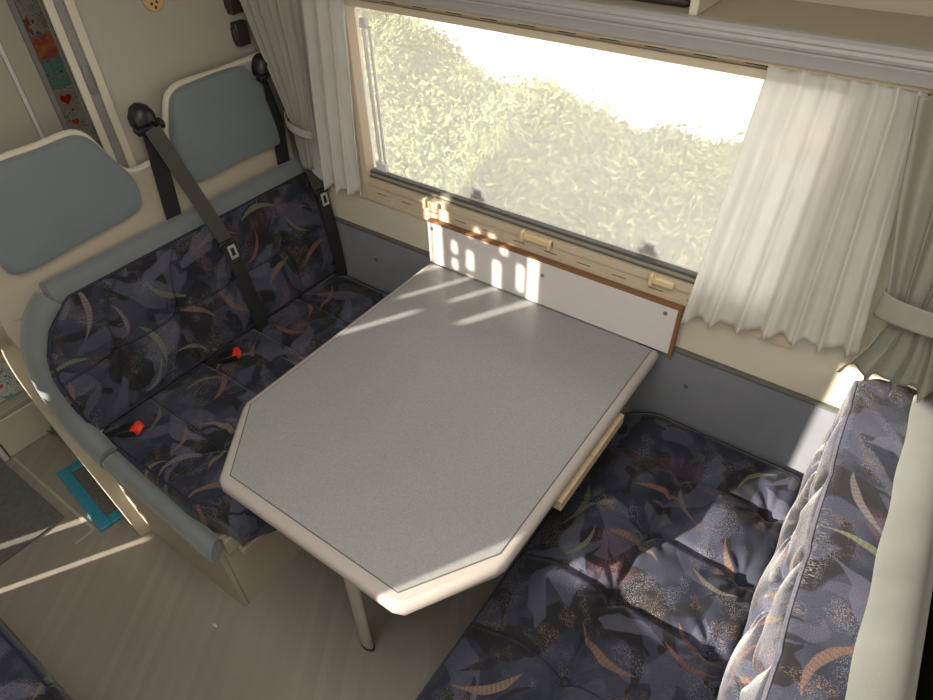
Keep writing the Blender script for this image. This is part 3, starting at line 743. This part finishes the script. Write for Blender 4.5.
def buckle(label, base, tip):
    b0 = V(base); t = V(tip); d = (t - b0).normalized(); s = d.cross(V((0, 0, 1))).normalized(); n = s.cross(d)
    r = thing('belt_buckle', label, 'buckle', base, 'red buttoned buckles on the left seat')
    mb = MB(); mb.ribbon([b0 - d * .01, b0.lerp(t, .4), b0.lerp(t, .6)], .03, .004, s); mb.build('stalk', black_w, r)
    c = t - d * .034
    mb = MB(); mb.obox(c, d * .034, s * .019, n * .011); mb.build('buckle_body', black_p, r, bevel=.005)
    mb = MB(); mb.obox(t + d * .003, d * .004, s * .0185, n * .011); mb.obox(t - d * .004 + n * .0095, d * .008, s * .0185, n * .003); bt = mb.build('release_button', red_p, r, bevel=.002); bt['label'] = 'red release button'
    mb = MB(); mb.obox(t + d * .0075, d * .001, s * .009, n * .005); mb.build('button_recess', simple('orange_mark', (.85, .16, .05), .4), bt)
    return r
buckle('black belt buckle with red button below the middle seat belt', (-1.625, -.665, .487), (-1.548, -.588, .515))
buckle('black belt buckle with red button at the aisle end of the left seat', (-1.615, -1.020, .485), (-1.523, -.970, .520))

# ------------------------------------------------------------------ partition behind the headrests, sliding door, drawings
struct(MB().box(-1.86, -1.822, -.56, -.0005, 0, 2.19).build('wall_partition', wallm, smooth=False))
def tr(n, x0, x1, y0, y1, z0, z1, m): struct(MB().box(x0, x1, y0, y1, z0, z1).build(n, m, bevel=.003))
tr('trim_6', -1.828, -1.814, -.573, -.550, 0, 2.19, cream)
tr('trim_7', -1.832, -1.820, -.598, -.574, 0, 2.19, grey_track)
tr('trim_8', -1.828, -1.816, -.619, -.599, 0, 2.19, cream)
tr('trim_17', -1.842, -1.835, -.624, -.610, 0, 2.19, groove)
# sliding door edge latch
tag(MB().sphere((-1.816, -.588, 1.335), (.008, .013, .04), 14, 10).build('door_latch', simple('latch_grey', (.17, .17, .165), .4)), 'grey oval latch on the sliding door edge', 'latch')
# left post and board beside the drawings
tr('trim_9', -2.02, -2.0, -.683, -.626, .9, 2.19, beige_post)
tr('trim_10', -2.022, -2.004, -.6255, -.608, .9, 2.19, grey_track)
tr('trim_11', -2.02, -2.0, -1.10, -.695, .9, 2.19, wallm)
tr('trim_12', -2.018, -1.997, -.6945, -.6835, .9, 2.19, white_l)
# door covered with drawings beyond the bench
dx = -2.43
struct(MB().box(dx - .03, dx, -1.17, -.1, .19, 2.19).build('door_1', beige_post, smooth=False), 'door covered with drawings')
struct(MB().box(dx, dx + .06, -1.165, -.1, 0, .165).build('trim_13', cream, bevel=.004), 'cream plinth under the door')
struct(MB().box(dx - .03, dx + .065, -1.19, -1.17, 0, .24).build('trim_14', white_l, bevel=.004), 'white post at the plinth corner')
struct(MB().box(dx, dx + .055, -1.165, -.1, .166, .19).build('trim_15', beige_post, bevel=.003), 'ledge above the plinth')
W = (.62, .60, .53)
def sheet(label, y0, y1, z0, z1, mat, ch=None, dxx=.002):
    mb = MB(); mb.add([(dx + dxx, y0, z0), (dx + dxx, y1, z0), (dx + dxx, y1, z1), (dx + dxx, y0, z1)], [(0, 1, 2, 3)], [(0, 0), (1, 0), (1, 1), (0, 1)])
    return tag(mb.build('child_drawing', mat, smooth=False), label, 'drawing', "children's drawings on the door")
blk = (.05, .06, .10); grn = (.10, .30, .12); tl = (.10, .45, .42); org = (.75, .22, .07)
sheet('drawing with blue scribbles and a red figure, topmost on the door', -.436, -.28, 1.318, 1.60, paper_mat('paper_a', W, [((.35, .40, .25), 3, .62, .68), ((.45, .12, .10), 4, .68, .72)], [((.12, .25, .35), 5, .012), ((.15, .15, .2), 7, .008)], seed=1))
sheet('red and orange painted drawing below the topmost sheet', -.436, -.28, 1.245, 1.315, paper_mat('paper_b', (.62, .15, .11), [((.75, .30, .08), 3, .45, .60)], [((.8, .4, .3), 6, .01)], seed=5))
sheet('turquoise drawing between the red painting and the red heart', -.436, -.28, 1.152, 1.242, paper_mat('paper_c', (.25, .52, .45), [((.45, .50, .20), 4, .60, .66)], [((.05, .06, .10), 6, .012), ((.1, .35, .30), 8, .01)], seed=9))
hs = sheet('white drawing with two red hearts and green lines', -.436, -.28, .965, 1.149, paper_mat('paper_d', W, [], [(grn, 4, .008), (blk, 6, .006)], seed=13))
def heart(name, cy, cz, s, col, parent):
    pts = []
    for k in range(28):
        t = 2 * PI * k / 28
        pts.append((dx + .003, cy + s * 16 * math.sin(t) ** 3 / 16, cz + s * (13 * math.cos(t) - 5 * math.cos(2 * t) - 2 * math.cos(3 * t) - math.cos(4 * t)) / 16))
    MB().prism(pts, (.001, 0, 0)).build(name, simple('heart_red', col, .6), parent, smooth=False)
heart('heart', -.408, 1.112, .020, (.62, .02, .03), hs); heart('heart', -.408, 1.033, .013, (.75, .12, .05), hs)
sheet('dark pink drawing at the foot of the upper strip', -.436, -.28, .75, .962, paper_mat('paper_e', (.45, .30, .26), [((.2, .3, .35), 4, .55, .65)], [(blk, 5, .012)], seed=17))
sheet('yellow and orange scribble drawing low on the door behind the bench wing', -1.16, -.99, .345, .52, paper_mat('paper_f', W, [((.80, .50, .07), 3, .55, .62)], [((.5, .3, .1), 5, .01), ((.1, .2, .5), 4, .008)], seed=21))
sheet('drawing of a red and green oval car shape low on the door', -1.16, -.96, .195, .342, paper_mat('paper_g', W, [((.55, .08, .06), 3, .62, .66), ((.1, .45, .30), 4, .64, .68)], [((.05, .25, .12), 4, .012), ((.08, .10, .35), 5, .008)], seed=25))

# small things on the partition
td = MB().disc((-1.821, -.343, 1.478), (1, 0, 0), .030, .008, 24)
for yy, zz in ((-.352, 1.468), (-.336, 1.470), (-.343, 1.458)): td.disc((-1.813, yy, zz), (1, 0, 0), .004, .0008, 10, mi=1)
toy = tag(td.build('wooden_disc', [toywood, brown_d], bevel=.0004), 'round light wooden disc on the cream partition at the top edge', 'ornament')
for (z, lab) in ((1.335, 'dark brown square block beside the left drape, lower of the two'), (1.425, 'dark brown square block beside the left drape, upper one at the image top')):
    mb = MB(); mb.box(-1.8215, -1.795, -.118, -.072, z - .034, z + .034); mb.box(-1.8215, -1.803, -.122, -.068, z - .02, z + .02)
    tag(mb.build('wall_block', brown_d, bevel=.004), lab, 'block')

# ------------------------------------------------------------------ floor things
mb = MB(); mb.prism([(-2.62, -1.194, .001), (-1.935, -1.194, .001), (-1.935, -1.9, .001), (-2.62, -1.9, .001)], (0, 0, .006)); 
tag(mb.build('ribbed_mat', cord_m, bevel=.002), 'dark grey ribbed floor mat in the left aisle', 'mat')
tm = thing('scraper_mat', 'dark scraper mat bordered with blue tape beside the bench foot', 'mat', (-1.95, -1.07, 0))
ang = math.radians(-7)
def rot(x, y): return (-1.95 + x * math.cos(ang) - y * math.sin(ang), -1.07 + x * math.sin(ang) + y * math.cos(ang))
def slab(x0, x1, y0, y1, z0, z1): return ([(*rot(x0, y0), z0), (*rot(x1, y0), z0), (*rot(x1, y1), z0), (*rot(x0, y1), z0)], (0, 0, z1 - z0))
MB().prism(*slab(-.15, .155, -.025, .12, .001, .010)).build('scraper_fill', gravel_m, tm)
mb = MB(); mb.prism(*slab(-.185, .185, -.062, -.020, .001, .0125)); mb.prism(*slab(.145, .185, -.0195, .12, .001, .0135)); mb.prism(*slab(-.185, -.145, -.0195, .12, .001, .0125))
mb.build('tape_border', tape_m, tm, bevel=.003)
struct(MB().box(-2.36, -1.80, -1.166, -1.156, .0002, .004).box(-1.81, -1.80, -1.23, -1.167, .0002, .004).build('trim_16', beige_post), 'thin floor edge strip')
mb = MB(); pts = []
for k in range(60):
    t = k * .9; pts.append((-2.33 + .025 * math.cos(t) + .012 * math.sin(t * 2.3), -1.00 + .02 * math.sin(t * 1.1), .008 + .0006 * k))
mb.tube(pts, .0016, 5)
tag(mb.build('wire_tangle', wire_m), 'small tangle of thin wire on the floor beyond the bench wing', 'wire')
MB_ = MB(); MB_.sphere((-1.185, -1.14, .003), (.009, .004, .003), 8, 6)
tag(MB_.build('paper_scrap', white_l), 'tiny white scrap lying on the floor before the bench', 'scrap')

# ------------------------------------------------------------------ outside
struct(MB().box(-60, 40, .3, 80, -.95, -.90).build('ground', asph, smooth=False))
hx = [(-6, .90), (-4.6, .80), (-3.7, .54), (-3.16, .38), (-2.8, .22), (-2.2, .17), (-1.75, .10), (-1.4, .11), (-1.13, .06), (-.8, .02), (-.3, -.15), (.3, -.5)]
mb = MB(); rnd = random.Random(3)
def hz(x, y):
    topz = interp(hx, x) + .05 * math.sin(x * 5.1) + .03 * math.sin(x * 13)
    prof = sstep(.7, 2.3, y)
    if y > 2.5: prof = 1 - .5 * sstep(2.5, 3.6, y)
    return -.9 + (topz + .9) * prof
for k in range(70000):
    x = rnd.uniform(-6, .3); y = rnd.uniform(.95, 3.0) if k % 4 else rnd.uniform(2.0, 2.8)
    z = hz(x, y) + rnd.gauss(.02, .05)
    if z < -.9: continue
    c = V((x, y, z)); a = V((rnd.gauss(0, 1), rnd.gauss(-.3, 1), rnd.gauss(.5, 1))).normalized()
    s = rnd.uniform(.014, .034); b = a.orthogonal().normalized(); b.rotate(Matrix.Rotation(rnd.uniform(0, 6.28), 3, a)); d2 = a.cross(b)
    mb.add([c - b * s, c + d2 * s * .35, c + b * s, c - d2 * s * .35], [(0, 1, 2, 3)])
hd_ = mb.build('hedge_leaves', leaf_m, None, smooth=False)
hg = thing('garden_hedge', 'sunlit green hedge seen through the hazy window', 'hedge', (-2, 2, -.9))
hd_.parent = hg; hd_.data.transform(Matrix.Translation(-hg.location))
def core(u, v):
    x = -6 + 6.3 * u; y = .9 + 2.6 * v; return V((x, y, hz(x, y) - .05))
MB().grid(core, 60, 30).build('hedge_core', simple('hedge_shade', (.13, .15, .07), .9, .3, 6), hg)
tag(MB().box(-1.05, 1.0, 5.2, 5.4, -.9, -.62).build('garden_wall', beige_house, smooth=False), 'low ochre wall beyond the hedge, right of the window view', 'wall')

# ------------------------------------------------------------------ light
w = bpy.data.worlds.new('world'); SC.world = w; w.use_nodes = True
nt = w.node_tree; bg = nt.nodes['Background']
sky = nt.nodes.new('ShaderNodeTexSky')
try:
    sky.sky_type = 'HOSEK_WILKIE'; sky.turbidity = 6; sky.sun_direction = V((-.5, -.8, .45)).normalized()
except Exception: pass
mx = nt.nodes.new('ShaderNodeMix'); mx.data_type = 'RGBA'; mx.inputs[0].default_value = .85
nt.links.new(sky.outputs[0], mx.inputs[6]); mx.inputs[7].default_value = (1.0, .97, .92, 1)
nt.links.new(mx.outputs[2], bg.inputs[0]); bg.inputs[1].default_value = 2.6

def lamp(name, typ, loc, energy, col, **k):
    l = bpy.data.lights.new(name, typ); l.energy = energy; l.color = col
    for a, v in k.items(): setattr(l, a, v)
    o = bpy.data.objects.new(name, l); COL.objects.link(o); o.location = loc; return o
sun = lamp('sun', 'SUN', (-3, -5, 4), 14.0, (1, .90, .76), angle=math.radians(.45))
sun.rotation_euler = V((TX, 1, -TZ)).to_track_quat('-Z', 'Y').to_euler()
fill_top = lamp('overhead_fill', 'AREA', (-.25, -1.25, 2.17), 17, (1, .95, .87), shape='RECTANGLE', size=1.0, size_y=.8)  # unseen area lamp added to fill the cabin from above
fill_rear = lamp('rear_fill', 'AREA', (1.1, -1.6, 1.75), 6, (1, .95, .88), shape='RECTANGLE', size=.6, size_y=.6)  # added fill lamp from the rear, no real fitting
fill_rear.rotation_euler = V((-1, .6, -.35)).to_track_quat('-Z', 'Y').to_euler()
fill_cab = lamp('cab_side_fill', 'AREA', (-2.15, -1.55, 2.15), 2.2, (1, .95, .86), shape='RECTANGLE', size=.5, size_y=.5)  # unseen lamp added to brighten the drawings on the cab side
fill_cab.rotation_euler = V((-.15, .5, -1)).to_track_quat('-Z', 'Y').to_euler()
po = lamp('window_portal', 'AREA', (-.78, .05, 1.19), 10, (1, 1, 1), shape='RECTANGLE', size=1.3, size_y=.52)
po.rotation_euler = V((0, -1, 0)).to_track_quat('-Z', 'Y').to_euler(); po.data.cycles.is_portal = True

SC.view_settings.view_transform = 'Standard'; SC.view_settings.look = 'None'; SC.view_settings.exposure = 0
SC.cycles.use_denoising = True
SC.cycles.max_bounces = 8; SC.cycles.transparent_max_bounces = 12
SC.cycles.sample_clamp_indirect = 6
